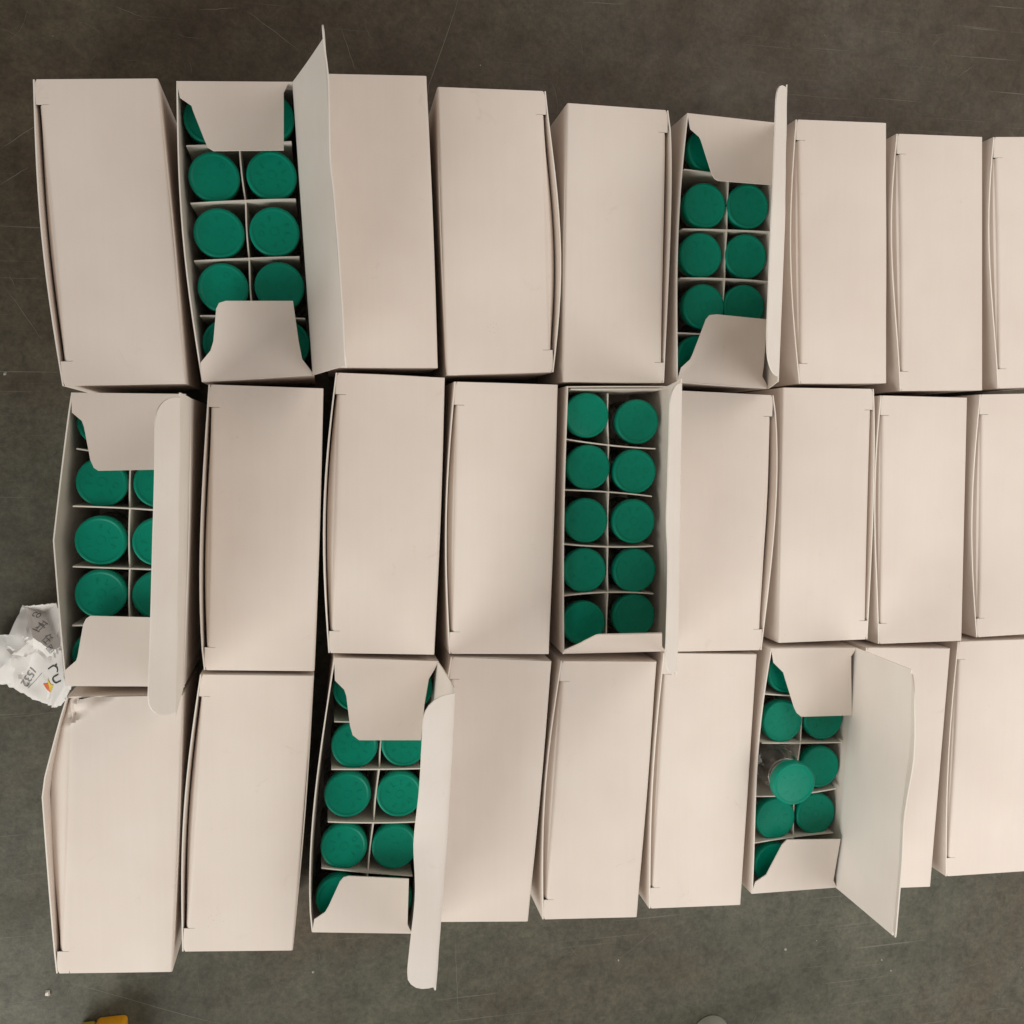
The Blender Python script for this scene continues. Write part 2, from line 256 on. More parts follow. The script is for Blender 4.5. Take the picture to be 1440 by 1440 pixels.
# ------------------------------------------------------------------ materials
def mat(name):
    m = bpy.data.materials.new(name); m.use_nodes = True
    nt = m.node_tree; return m, nt, nt.nodes['Principled BSDF']
def nd(nt, t, **kw):
    n = nt.nodes.new(t)
    for k, v in kw.items():
        if k in n.inputs.keys(): n.inputs[k].default_value = v
        else: setattr(n, k, v)
    return n
def card_material(name, col, rough=0.62, spec=0.35):
    m, nt, b = mat(name)
    tc = nd(nt, 'ShaderNodeTexCoord'); oi = nd(nt, 'ShaderNodeObjectInfo')
    add = nd(nt, 'ShaderNodeVectorMath', operation='ADD'); nt.links.new(tc.outputs['Object'], add.inputs[0]); nt.links.new(oi.outputs['Location'], add.inputs[1])
    n1 = nd(nt, 'ShaderNodeTexNoise', Scale=38.0, Detail=3.0); nt.links.new(add.outputs[0], n1.inputs['Vector'])
    n2 = nd(nt, 'ShaderNodeTexNoise', Scale=1500.0, Detail=3.0); nt.links.new(add.outputs[0], n2.inputs['Vector'])
    r = nd(nt, 'ShaderNodeValToRGB'); r.color_ramp.elements[0].position = 0.3; r.color_ramp.elements[1].position = 0.7
    r.color_ramp.elements[0].color = (col[0]*.95, col[1]*.93, col[2]*.92, 1); r.color_ramp.elements[1].color = (*col, 1)
    nt.links.new(n1.outputs['Fac'], r.inputs['Fac'])
    mp = nd(nt, 'ShaderNodeMapping'); mp.inputs['Scale'].default_value = (1, .035, 1); nt.links.new(add.outputs[0], mp.inputs['Vector'])
    gr = nd(nt, 'ShaderNodeTexNoise', Scale=620.0, Detail=3.0, Roughness=.7); nt.links.new(mp.outputs[0], gr.inputs['Vector'])
    g2 = nd(nt, 'ShaderNodeValToRGB'); g2.color_ramp.elements[0].position = .3; g2.color_ramp.elements[1].position = .7
    g2.color_ramp.elements[0].color = (.985, .984, .982, 1); g2.color_ramp.elements[1].color = (1.004, 1.004, 1.004, 1); nt.links.new(gr.outputs['Fac'], g2.inputs['Fac'])
    # rubbed, slightly soiled places
    sc = nd(nt, 'ShaderNodeTexNoise', Scale=95.0, Detail=8.0, Roughness=.75); sc.inputs['Distortion'].default_value = .8; nt.links.new(add.outputs[0], sc.inputs['Vector'])
    s2 = nd(nt, 'ShaderNodeValToRGB'); s2.color_ramp.elements[0].position = .62; s2.color_ramp.elements[1].position = .80
    s2.color_ramp.elements[0].color = (1, 1, 1, 1); s2.color_ramp.elements[1].color = (.86, .83, .79, 1); nt.links.new(sc.outputs['Fac'], s2.inputs['Fac'])
    m1 = nd(nt, 'ShaderNodeMix', data_type='RGBA', blend_type='MULTIPLY'); m1.inputs[0].default_value = 1; nt.links.new(r.outputs['Color'], m1.inputs[6]); nt.links.new(g2.outputs[0], m1.inputs[7])
    m2 = nd(nt, 'ShaderNodeMix', data_type='RGBA', blend_type='MULTIPLY'); m2.inputs[0].default_value = 1; nt.links.new(m1.outputs[2], m2.inputs[6]); nt.links.new(s2.outputs[0], m2.inputs[7])
    hv = nd(nt, 'ShaderNodeHueSaturation'); nt.links.new(m2.outputs[2], hv.inputs['Color'])
    mr = nd(nt, 'ShaderNodeMapRange'); mr.inputs['To Min'].default_value = .955; mr.inputs['To Max'].default_value = 1.03
    nt.links.new(oi.outputs['Random'], mr.inputs['Value']); nt.links.new(mr.outputs[0], hv.inputs['Value'])
    nt.links.new(hv.outputs[0], b.inputs['Base Color'])
    rr = nd(nt, 'ShaderNodeMapRange'); rr.inputs['To Min'].default_value = rough - .06; rr.inputs['To Max'].default_value = rough + .08
    nt.links.new(n1.outputs['Fac'], rr.inputs['Value']); nt.links.new(rr.outputs[0], b.inputs['Roughness'])
    b.inputs['Specular IOR Level'].default_value = spec
    # soft waviness of the board and a fine paper tooth
    n3 = nd(nt, 'ShaderNodeTexNoise', Scale=70.0, Detail=2.0); nt.links.new(add.outputs[0], n3.inputs['Vector'])
    b1 = nd(nt, 'ShaderNodeBump', Strength=0.22, Distance=0.0006); nt.links.new(n3.outputs['Fac'], b1.inputs['Height'])
    b2 = nd(nt, 'ShaderNodeBump', Strength=0.12, Distance=0.00005); nt.links.new(n2.outputs['Fac'], b2.inputs['Height']); nt.links.new(b1.outputs[0], b2.inputs['Normal'])
    nt.links.new(b2.outputs[0], b.inputs['Normal'])
    return m
CARD = card_material('white_card', (0.80, 0.72, 0.652))
EDGE_CARD = card_material('card_cut_edge', (0.84, 0.79, 0.72), .8, .2)
INNER_CARD = card_material('open_lid_card', (0.87, 0.82, 0.76), .6, .3)  # whiter card on both faces of the open lids and tuck flaps
INSERT = card_material('insert_card', (0.78, 0.73, 0.65), .8, .2)
PAPERM = card_material('label_paper', (0.80, 0.785, 0.765), .6, .3)

def plastic(name, col, rough, spec=.5, bump=.15):
    m, nt, b = mat(name)
    tc = nd(nt, 'ShaderNodeTexCoord')
    n = nd(nt, 'ShaderNodeTexNoise', Scale=160.0, Detail=3.0); nt.links.new(tc.outputs['Object'], n.inputs['Vector'])
    r = nd(nt, 'ShaderNodeValToRGB'); r.color_ramp.elements[0].color = (col[0]*.86, col[1]*.86, col[2]*.86, 1); r.color_ramp.elements[1].color = (*col, 1)
    nt.links.new(n.outputs['Fac'], r.inputs['Fac']); 
    oi = nd(nt, 'ShaderNodeObjectInfo'); hv = nd(nt, 'ShaderNodeHueSaturation'); mr = nd(nt, 'ShaderNodeMapRange')
    mr.inputs['To Min'].default_value = .9; mr.inputs['To Max'].default_value = 1.08
    nt.links.new(oi.outputs['Random'], mr.inputs['Value']); nt.links.new(mr.outputs[0], hv.inputs['Value']); nt.links.new(r.outputs['Color'], hv.inputs['Color'])
    nt.links.new(hv.outputs[0], b.inputs['Base Color'])
    n2 = nd(nt, 'ShaderNodeTexNoise', Scale=900.0, Detail=2.0); nt.links.new(tc.outputs['Object'], n2.inputs['Vector'])
    bp = nd(nt, 'ShaderNodeBump', Strength=bump, Distance=0.00008); nt.links.new(n2.outputs['Fac'], bp.inputs['Height']); nt.links.new(bp.outputs[0], b.inputs['Normal'])
    b.inputs['Roughness'].default_value = rough; b.inputs['Specular IOR Level'].default_value = spec
    return m
GREEN = plastic('green_plastic', (0.0, 0.262, 0.168), .36, .17)
ORANGE_M = plastic('orange_plastic', (0.90, 0.42, 0.012), .35)
PALE_M = plastic('pale_grey_plastic', (0.58, 0.60, 0.54), .5)
def simple(name, col, rough, metal=0.0):
    m, nt, b = mat(name); tc = nd(nt, 'ShaderNodeTexCoord')
    n = nd(nt, 'ShaderNodeTexNoise', Scale=500.0, Detail=4.0); nt.links.new(tc.outputs['Object'], n.inputs['Vector'])
    r = nd(nt, 'ShaderNodeValToRGB'); r.color_ramp.elements[0].color = tuple(c*.8 for c in col)+(1,); r.color_ramp.elements[1].color = (*col, 1)
    nt.links.new(n.outputs['Fac'], r.inputs['Fac']); nt.links.new(r.outputs[0], b.inputs['Base Color'])
    b.inputs['Roughness'].default_value = rough; b.inputs['Metallic'].default_value = metal
    return m
ALU = simple('crimp_aluminium', (.72, .72, .72), .32, 1.0)
INK = simple('black_ink', (.035, .033, .035), .6)
GREYINK = simple('grey_ink', (.26, .25, .25), .7)
RED_INK = simple('orange_ink', (.82, .17, .05), .6)
YEL_INK = simple('yellow_ink', (.85, .62, .10), .6)
SCRATCH_M = simple('bare_scratch', (.18, .17, .135), .5)
SPECK_M = simple('pale_speck', (.40, .385, .33), .8)
g, nt, b = mat('clear_glass'); b.inputs['Base Color'].default_value = (.97, .985, .975, 1); b.inputs['Transmission Weight'].default_value = 1
b.inputs['Roughness'].default_value = .02; b.inputs['IOR'].default_value = 1.48; GLASS = g

def floor_material():
    m, nt, b = mat('dark_worn_coating'); L = nt.links
    tc = nd(nt, 'ShaderNodeTexCoord'); V = tc.outputs['Object']
    def noise(sc, det=4.0, rough=.55, vec=None, dist=0.0):
        n = nd(nt, 'ShaderNodeTexNoise', Scale=sc, Detail=det, Roughness=rough, Distortion=dist); L.new(vec or V, n.inputs['Vector']); return n.outputs['Fac']
    def ramp(fac, stops):
        r = nd(nt, 'ShaderNodeValToRGB'); e = r.color_ramp.elements
        while len(e) < len(stops): e.new(.5)
        for k, (p_, c) in enumerate(stops): e[k].position = p_; e[k].color = (*c, 1) if len(c) == 3 else c
        L.new(fac, r.inputs['Fac']); return r.outputs['Color']
    def mix(fac, a, c, t='MIX'):
        x = nd(nt, 'ShaderNodeMix', data_type='RGBA', blend_type=t)
        if hasattr(fac, 'links'): L.new(fac, x.inputs[0])
        else: x.inputs[0].default_value = fac
        for k, v in ((6, a), (7, c)):
            if hasattr(v, 'links'): L.new(v, x.inputs[k])
            else: x.inputs[k].default_value = (*v, 1)
        return x.outputs[2]
    base = ramp(noise(7, 3), [(.35, (.076, .074, .056)), (.65, (.120, .118, .092))])
    brown = ramp(noise(5, 5, .62, dist=.6), [(.50, (0, 0, 0)), (.66, (1, 1, 1))])
    col = mix(brown, base, (.092, .072, .052))
    # browner coating on the far part, ragged edge; the darkening paints in light falloff
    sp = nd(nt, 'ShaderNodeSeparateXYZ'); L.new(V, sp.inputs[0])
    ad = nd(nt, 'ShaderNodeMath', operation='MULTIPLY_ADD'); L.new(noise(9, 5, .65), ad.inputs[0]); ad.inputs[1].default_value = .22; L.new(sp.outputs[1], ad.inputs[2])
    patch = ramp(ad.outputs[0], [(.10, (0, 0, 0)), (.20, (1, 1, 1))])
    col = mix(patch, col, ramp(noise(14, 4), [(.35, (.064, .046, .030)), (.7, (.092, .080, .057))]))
    mott = ramp(noise(55, 7, .72), [(.25, (.66, .65, .61)), (.5, (1, 1, 1)), (.75, (1.22, 1.22, 1.16))])
    col = mix(.9, col, mott, 'MULTIPLY')
    mot2 = ramp(noise(170, 6, .72, dist=.5), [(.30, (.66, .65, .62)), (.5, (1, 1, 1)), (.72, (1.25, 1.25, 1.18))])
    col = mix(.9, col, mot2, 'MULTIPLY')
    fine = ramp(noise(520, 6, .8), [(.30, (.58, .58, .56)), (.70, (1.34, 1.33, 1.28))])
    col = mix(.85, col, fine, 'MULTIPLY')
    spots = ramp(noise(34, 6, .75, dist=1.2), [(.64, (0, 0, 0)), (.73, (1, 1, 1))])
    col = mix(spots, col, (.055, .042, .032))
    # fine hair scratches: stretched noise in several directions
    tot = None
    for k, (ang, sx, sy, lo) in enumerate([(.5, 14, 900, .70), (-.7, 10, 1100, .70), (1.25, 12, 800, .705), (2.3, 16, 1200, .71), (.05, 9, 1000, .71)]):
        mp = nd(nt, 'ShaderNodeMapping'); mp.inputs['Rotation'].default_value = (0, 0, ang); mp.inputs['Scale'].default_value = (sx, sy, 1); mp.inputs['Location'].default_value = (k * 3.1, k * 1.7, 0)
        L.new(V, mp.inputs['Vector'])
        s = ramp(noise(1.0, 2, .5, mp.outputs[0], .15), [(lo - .02, (0, 0, 0)), (lo + .05, (1, 1, 1))])
        msk = ramp(noise(11 + 3 * k, 2), [(.48, (0, 0, 0)), (.62, (1, 1, 1))])
        s = mix(1.0, s, msk, 'MULTIPLY')
        tot = s if tot is None else mix(1.0, tot, s, 'LIGHTEN')
    half = nd(nt, 'ShaderNodeMath', operation='MULTIPLY'); L.new(tot, half.inputs[0]); half.inputs[1].default_value = .6
    col = mix(half.outputs[0], col, (.20, .19, .155))
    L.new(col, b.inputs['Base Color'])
    r = ramp(noise(40, 5, .7), [(.3, (.42,) * 3), (.75, (.68,) * 3)]); L.new(r, b.inputs['Roughness'])
    b.inputs['Specular IOR Level'].default_value = .35
    bp = nd(nt, 'ShaderNodeBump', Strength=.35, Distance=.0003); L.new(noise(420, 5, .7), bp.inputs['Height'])
    bq = nd(nt, 'ShaderNodeBump', Strength=.3, Distance=.0002); bq.invert = True; L.new(tot, bq.inputs['Height']); L.new(bp.outputs[0], bq.inputs['Normal'])
    L.new(bq.outputs[0], b.inputs['Normal'])
    return m
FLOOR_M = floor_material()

# ------------------------------------------------------------------ helpers (all coordinates in mm)
rnd = random.Random(7)
def link(o, parent=None):
    S.collection.objects.link(o)
    if parent is not None: o.parent = parent
    return o
def meshobj(name, verts, faces, material, parent=None, smooth=True, angle=32, origin=None, rim=None):
    """verts in mm, world space; origin (mm) becomes the object's own origin when it has no parent offset"""
    off = Vector(origin) if origin is not None else Vector((0, 0, 0))
    me = bpy.data.meshes.new(name)
    me.from_pydata([tuple((Vector(v) - off) * MM) for v in verts], [], faces)
    bm = bmesh.new(); bm.from_mesh(me); bmesh.ops.recalc_face_normals(bm, faces=bm.faces); bm.to_mesh(me); bm.free()
    if smooth:
        for p_ in me.polygons: p_.use_smooth = True
        me.set_sharp_from_angle(angle=math.radians(angle))
    me.materials.append(material)
    if rim:
        me.materials.append(EDGE_CARD)
        for k in rim: me.polygons[k].material_index = 1
    return link(bpy.data.objects.new(name, me), parent)
def empty(name, loc):
    o = bpy.data.objects.new(name, None); o.empty_display_size = .01; o.location = Vector(loc) * MM; return link(o)
def tag(o, label, cat, group=None, kind=None):
    if kind: o['kind'] = kind
    if label: o['label'] = label
    if cat: o['category'] = cat
    if group: o['group'] = group
    return o
def grid_sheet(name, P, t, material, parent, origin, keep=None, angle=38):
    """P[i][j] grid of points (mm); a sheet of thickness t built with real back side and rim; keep(i,j) omits cells"""
    ni, nj = len(P), len(P[0]); P = [[Vector(v) for v in r] for r in P]
    V = []; F = []; RIM = []
    def nrm(i, j):
        a = P[min(i + 1, ni - 1)][j] - P[max(i - 1, 0)][j]; c = P[i][min(j + 1, nj - 1)] - P[i][max(j - 1, 0)]
        n = a.cross(c); return n.normalized() if n.length > 1e-9 else Vector((0, 0, 1))
    for i in range(ni):
        for j in range(nj): V.append(P[i][j])
    for i in range(ni):
        for j in range(nj): V.append(P[i][j] - nrm(i, j) * t)
    N = ni * nj; cells = {(i, j) for i in range(ni - 1) for j in range(nj - 1) if keep is None or keep(i, j)}
    q = lambda i, j: i * nj + j
    for (i, j) in cells:
        a, b_, c, d = q(i, j), q(i + 1, j), q(i + 1, j + 1), q(i, j + 1)
        F.append((a, b_, c, d)); F.append((d + N, c + N, b_ + N, a + N))
        for (di, dj, e0, e1) in ((0, -1, a, b_), (1, 0, b_, c), (0, 1, c, d), (-1, 0, d, a)):
            if (i + di, j + dj) not in cells: RIM.append(len(F)); F.append((e1, e0, e0 + N, e1 + N))
    used = sorted({k for f_ in F for k in f_}); mp = {k: n for n, k in enumerate(used)}
    return meshobj(name, [V[k] for k in used], [tuple(mp[k] for k in f_) for f_ in F], material, parent, True, angle, origin, RIM)
def plate(name, pts, t, material, parent, origin, bow=0.0, up=True):
    """flat outline (list of 3-D mm points) as a thin plate; t downwards, with a slight bow"""
    pts = [Vector(v) for v in pts]; n = Vector((0, 0, 0))
    for i in range(len(pts)):
        a, c = pts[i], pts[(i + 1) % len(pts)]; n += a.cross(c)
    n.normalize()
    if n.z < 0: n = -n
    bm = bmesh.new(); vs = [bm.verts.new(v) for v in pts]; f_ = bm.faces.new(vs)
    bmesh.ops.triangulate(bm, faces=[f_])
    V = [v.co.copy() for v in bm.verts]; T = [tuple(v.index for v in fc.verts) for fc in (bm.verts.index_update() or bm.faces)]; bm.free()
    k = len(V); V2 = V + [v - n * t for v in V]
    F = [tuple(x) for x in T] + [tuple(reversed([y + k for y in x])) for x in T]
    r0 = len(F)
    for i in range(k): F.append((i, (i + 1) % k, (i + 1) % k + k, i + k))
    return meshobj(name, V2, F, material, parent, True, 32, origin, range(r0, r0 + k))
def lerp(a, c, t): return Vector(a) * (1 - t) + Vector(c) * t
def lathe_mesh(name, prof, n=32, closed=False, mat_=None):
    V = []; F = []
    ring = []
    for r, z in prof:
        if r < 1e-6: ring.append([len(V)]); V.append((0, 0, z))
        else:
            ring.append(list(range(len(V), len(V) + n)))
            for k in range(n): a = 2 * math.pi * k / n; V.append((r * math.cos(a), r * math.sin(a), z))
    pairs = list(zip(ring, ring[1:])) + ([(ring[-1], ring[0])] if closed else [])
    for A, B_ in pairs:
        for k in range(n):
            k2 = (k + 1) % n
            if len(A) == 1 and len(B_) == 1: break
            if len(A) == 1: F.append((A[0], B_[k], B_[k2]))
            elif len(B_) == 1: F.append((A[k], B_[0], A[k2]))
            else: F.append((A[k], B_[k], B_[k2], A[k2]))
    o = meshobj(name, V, F, mat_, None, True, 50); me = o.data; bpy.data.objects.remove(o); return me

# ------------------------------------------------------------------ the surface
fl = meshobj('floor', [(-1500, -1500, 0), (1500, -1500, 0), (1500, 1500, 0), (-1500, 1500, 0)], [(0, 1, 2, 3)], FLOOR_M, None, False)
tag(fl, 'dark worn grey-brown surface with scratches under the cartons', 'floor', kind='structure')
def ribbon(V, F, line, wd):
    n = len(line)
    for k, p_ in enumerate(line):
        a = Vector(line[min(k + 1, n - 1)]) - Vector(line[max(k - 1, 0)]); s = Vector((-a.y, a.x)).normalized() * wd * (1 - abs(2 * k / (n - 1) - 1) ** 2 * .8) / 2
        i = len(V); V.append((p_[0] + s.x, p_[1] + s.y, .03)); V.append((p_[0] - s.x, p_[1] - s.y, .03))
        if k: F.append((i - 2, i - 1, i + 1, i))
V = []; F = []
def smooth_line(pts, n=10):
    pts = [Vector(p_[:2]) for p_ in pts]; o_ = []
    for k in range(n):
        t = k / (n - 1) * (len(pts) - 1); i = min(int(t), len(pts) - 2); o_.append(pts[i].lerp(pts[i + 1], t - i) + Vector((rnd.uniform(-.15, .15), rnd.uniform(-.15, .15))))
    return o_
for ln in SCR: ribbon(V, F, smooth_line(ln), rnd.uniform(.12, .22))
for k in range(70):
    x, y = rnd.uniform(-170, 330), rnd.choice([rnd.uniform(118, 170), rnd.uniform(-250, -170)]); a = rnd.uniform(0, 6.28); l = rnd.uniform(3, 16)
    cpt = [(x, y), (x + l * .5 * math.cos(a), y + l * .5 * math.sin(a)), (x + l * math.cos(a + .2), y + l * math.sin(a + .2))]
    ribbon(V, F, smooth_line(cpt, 6), rnd.uniform(.04, .10))
tag(meshobj('scratches', V, F, SCRATCH_M, fl, False), None, None, kind='stuff')
V = []; F = []
def chip(V, F, x, y, r, hgt):
    n = rnd.choice((5, 6, 7)); i = len(V); a0 = rnd.random() * 6
    for k in range(n): q = r * rnd.uniform(.6, 1.2); V.append((x + q * math.cos(a0 + k * 6.283 / n), y + q * math.sin(a0 + k * 6.283 / n), .02))
    V.append((x, y, hgt))
    for k in range(n): F.append((i + k, i + (k + 1) % n, i + n))
for s_ in SPECK: chip(V, F, s_[0], s_[1], rnd.uniform(.45, .75), .4)
for k in range(26): chip(V, F, rnd.uniform(-170, 330), rnd.choice([rnd.uniform(118, 180), rnd.uniform(-250, -165)]), rnd.uniform(.1, .28), .15)
tag(meshobj('grit', V, F, SPECK_M, fl, False), None, None, kind='stuff')

# ------------------------------------------------------------------ cartons
TH = 0.45
def wall(name, a0, a1, b0, b1, out, bulge, peak, ztop, parent, org, mid=None, nS=14, nV=8, wob=0.25, kink=False):
    """a0,a1: base corners; b0,b1: top corners (xy); out: outward unit; bulges like a slack card side"""
    P = []; w1 = rnd.uniform(-wob, wob); w2 = rnd.uniform(-wob, wob)
    for i in range(nS + 1):
        s = i / nS; row = []
        # bulge profile with its peak at 'peak'
        if kink: g_ = (s / peak if s < peak else (1 - s) / (1 - peak)); g_ = g_ ** .9
        else:
            e = math.log(.5) / math.log(peak); g_ = math.sin(math.pi * s ** e)
        for j in range(nV + 1):
            v = j / nV; z = .15 + (ztop - .15) * v
            p_ = lerp((*lerp(a0, a1, s), z)[:2], (*lerp(b0, b1, s), z)[:2], v)
            off = bulge * g_ * v ** 1.3 + (w1 * math.sin(math.pi * s) + w2 * math.sin(2 * math.pi * s)) * math.sin(math.pi * v) * .9
            p_ = p_ + Vector(out) * off
            row.append((p_.x, p_.y, z))
        P.append(row)
    return grid_sheet(name, P, -TH, CARD, parent, org)   # grows inwards
def outward(a, c, centre):
    d = Vector(c) - Vector(a); n = Vector((d.y, -d.x)).normalized(); mid = (Vector(a) + Vector(c)) / 2
    return n if n.dot(mid - Vector(centre)) > 0 else -n
def build_walls(root, org, d, side):
    T = [Vector(v) for v in d['top']]; Bs = [Vector(v) for v in d['base']]; c = sum(T, Vector((0, 0))) / 4
    order = {'top': (0, 1), 'right': (1, 2), 'bottom': (2, 3), 'left': (3, 0)}
    tuck = {'L': 'left', 'R': 'right', 'O': 'left'}[side]
    for nm, (i, j) in order.items():
        a0, a1, b0, b1 = Bs[i], Bs[j], T[i], T[j]
        # consistent winding so that the sheet grows inwards
        n = outward(b0, b1, c)
        long_ = nm in ('left', 'right')
        cut = .0 if long_ else TH + .05
        u = (b1 - b0).normalized(); a0 = a0 + u * cut; b0 = b0 + u * cut; a1 = a1 - u * cut; b1 = b1 - u * cut
        bl = d['bulge'] if nm == tuck else (rnd.uniform(.2, .7) if long_ else rnd.uniform(0, .25))
        pk = d['peak']; 
        if nm == 'left': pk = 1 - pk      # this side runs from bottom to top
        if nm != tuck: pk = .5
        zt = H - .05 if nm == tuck else H - 1.0
        if side == 'O': zt = H - .1 if long_ else H - .55
        wall('side_panel', a0, a1, b0, b1, n, bl, pk, zt, root, org, kink=(d['bulge'] > 4 and nm == tuck))
def closed_carton(key, label):
    d = CARTONS[key]; T = [Vector(v) for v in d['top']]; side = d['side']
    c = sum(T, Vector((0, 0))) / 4; org = (c.x, c.y, 0)
    root = empty('carton', org); tag(root, label, 'carton', 'white cartons laid in three rows')
    build_walls(root, org, d, side)
    # lid grid: s along the long way, u from the tuck edge to the hinge edge
    if side == 'L': A, Bq, Cc, D = T[0], T[1], T[2], T[3]     # A,D tuck side, Bq,Cc hinge side
    else: A, Bq, Cc, D = T[1], T[0], T[3], T[2]
    ins = max(d['inset'] * .75, .45); nt_ = rnd.uniform(.073, .085); nb = rnd.uniform(.073, .085)
    svals = [0, .012, .035, nt_ - .003, nt_, nt_ + .0014] + [nt_ + (1 - nt_ - nb) * k / 14 for k in range(1, 14)] + [1 - nb - .0014, 1 - nb, 1 - nb + .003, .965, .988, 1]
    i_t = 4; i_b = len(svals) - 5          # cut cells: (i_t -> i_t+1) and (i_b-1 -> i_b)
    rt = 1.1; rh = .7
    if key == '31': svals = sorted(set([v_ for v_ in svals if v_ <= nt_ + .01 or v_ > .25] + [.02 + .0 * 1, .05, .062] + [.09 + .008 * k for k in range(20)]))
    if key == '31': i_t = svals.index(nt_); i_b = len(svals) - 5
    P = []; bow = rnd.uniform(-.25, .35); bow2 = rnd.uniform(-.2, .2); pk = d['peak']
    jslit = None
    for i, s in enumerate(svals):
        e0 = lerp(A, D, s); e1 = lerp(Bq, Cc, s); u = (e1 - e0).normalized(); wdt = (e1 - e0).length
        mid = (i_t < i < i_b) or (key == '31' and i < i_b)
        row = []
        tab = not mid
        edge = 0.0 if tab else ins * (.55 + .45 * math.sin(math.pi * s))
        # rounded tab corner at the very ends
        if i == 0 or i == len(svals) - 1: edge = .8
        if i == 1 or i == len(svals) - 2: edge = .25
        # tuck: goes down inside the tuck wall
        r_ = rt
        prof = []
        sp_ = s; e_ = math.log(.5) / math.log(d['peak']); wl = -(d['bulge'] * math.sin(math.pi * min(1, max(0, sp_)) ** e_)) + TH + .25
        for dz in (4.6, 2.8, 1.4): k_ = dz / 4.6; prof.append(((edge + .55) * (1 - k_) + (wl * (1 - dz / H) ** 1.3 + .35) * k_, H - dz))
        for a in (0, 22.5, 45, 67.5, 90):
            aa = math.radians(a); prof.append((edge + .55 + r_ - r_ * math.cos(aa), H - r_ + r_ * math.sin(aa)))
        flat = [2.6, 3.4, wdt * .25, wdt * .5, wdt * .75] if key != '31' else [2.6, 3.4] + [4 + k * .9 for k in range(20)] + [wdt * .75]
        for x in flat: prof.append((edge + x if x < 4 else x, H + (bow * math.sin(math.pi * x / wdt) + bow2 * math.sin(2 * math.pi * s) * math.sin(math.pi * x / wdt)) * math.sin(math.pi * s) ** .6))
        for a in (90, 60, 30, 0):
            aa = math.radians(a); prof.append((wdt - rh + rh * math.cos(aa), H - rh + rh * math.sin(aa)))
        prof.append((wdt, H - 1.0))
        if tab:   # end tab: flat out to the wall, only a little rolled
            for k in range(3): prof[k] = (edge + .02, H - .62 + .0 * k)
            for k, a in enumerate((0, 22.5, 45, 67.5, 90)):
                aa = math.radians(a); prof[3 + k] = (edge + .5 - .5 * math.cos(aa), H - .5 + .5 * math.sin(aa))
        for x, z in prof:
            q = e0 + u * x
            if key == '31':      # dented corner: folds down beyond the crease
                x0, x1 = Vector(XL[0]), Vector(XL[1]); dn = (x1 - x0).normalized(); nn = Vector((-dn.y, dn.x)); dist = (q - x0).dot(nn)
                if dist > 0:
                    rp = min(1, dist / 1.5); ax_ = q.x - XL[0][0]
                    z -= dist * .17 + rp * (.75 * math.sin(ax_ * .55 + dist * .5) + .45 * math.sin(ax_ * .31 - dist * 1.1 + 2.0)) + 1.6 * max(0, 1 - abs(ax_ - 1.5 - .25 * dist) / 1.6) * rp
                    q = q + Vector((.25 * math.sin(dist * .9), -dist * .03 - .5 * math.sin(ax_ * .4) ** 2 * min(1, dist / 5)))
                elif dist > -1.2: z += .28 * (1 + dist / 1.2)
            row.append((q.x, q.y, z))
        P.append(row)
    def keep(i, j):
        if key == '31' and i < i_b - 1: return True
        if i in (i_t, i_b - 1): return j >= 9     # the slit at each end of the tuck
        if (i < i_t or i > i_b - 1) and j < 3: return False
        return True
    if side == 'R':
        n_ = len(P); P = P[::-1]; kp = lambda i, j: keep(n_ - 2 - i, j)
    else: kp = keep
    grid_sheet('lid', P, .42, CARD, root, org, kp)
    return root
CLOSED = [
 ('11', 'closed white carton at the left end of the top row'),
 ('13', 'closed white carton in the top row, touching the upper left open lid'),
 ('14', 'closed white carton in the top row with a wide slit down its right side'),
 ('15', 'closed white carton directly left of the upper right open carton'),
 ('17', 'closed white carton directly right of the upper right open carton'),
 ('18', 'closed white carton in the top row, second from the right edge'),
 ('19', 'closed white carton cut off at the right end of the top row'),
 ('22', 'closed white carton directly right of the open carton beside the crumpled paper'),
 ('23', 'closed white carton in the middle row, between two other closed ones'),
 ('24', 'closed white carton directly left of the open carton showing all ten vials'),
 ('26', 'closed white carton directly right of the open carton showing all ten vials'),
 ('27', 'closed white carton in the middle row, above the carton with the tilted vial'),
 ('28', 'closed white carton in the middle row, second from the right edge'),
 ('29', 'closed white carton cut off at the right end of the middle row'),
 ('31', 'closed white carton with crumpled top left corner, at the lower left'),
 ('32', 'closed white carton between the crumpled-corner carton and the lower left open carton'),
 ('34', 'closed white carton in the bottom row, partly behind the lower left open lid'),
 ('35', 'closed white carton in the bottom row, below the open carton showing all ten vials'),
 ('36', 'closed white carton directly left of the open carton with the tilted vial'),
 ('38', 'closed white carton in the bottom row, mostly behind the widest opened lid'),
 ('39', 'closed white carton cut off at the right end of the bottom row'),
]
for k, lab in CLOSED:
    r_ = closed_carton(k, lab)
    if k in ('14', '32'):       # a few punched pin marks on the lid
        V = []; F = []
        for x, y in DOTS[0 if k == '14' else 1]:
            i = len(V); q = .11
            for a in range(6): V.append((x + q * math.cos(a * 1.047), y + q * math.sin(a * 1.047), H + .42))
            F.append(tuple(range(i, i + 6)))
        tag(meshobj('pin_mark', V, F, simple('pin_mark_grey', (.50, .44, .40), .8), r_, False, origin=tuple(r_.location / MM)), None, None, kind='stuff')

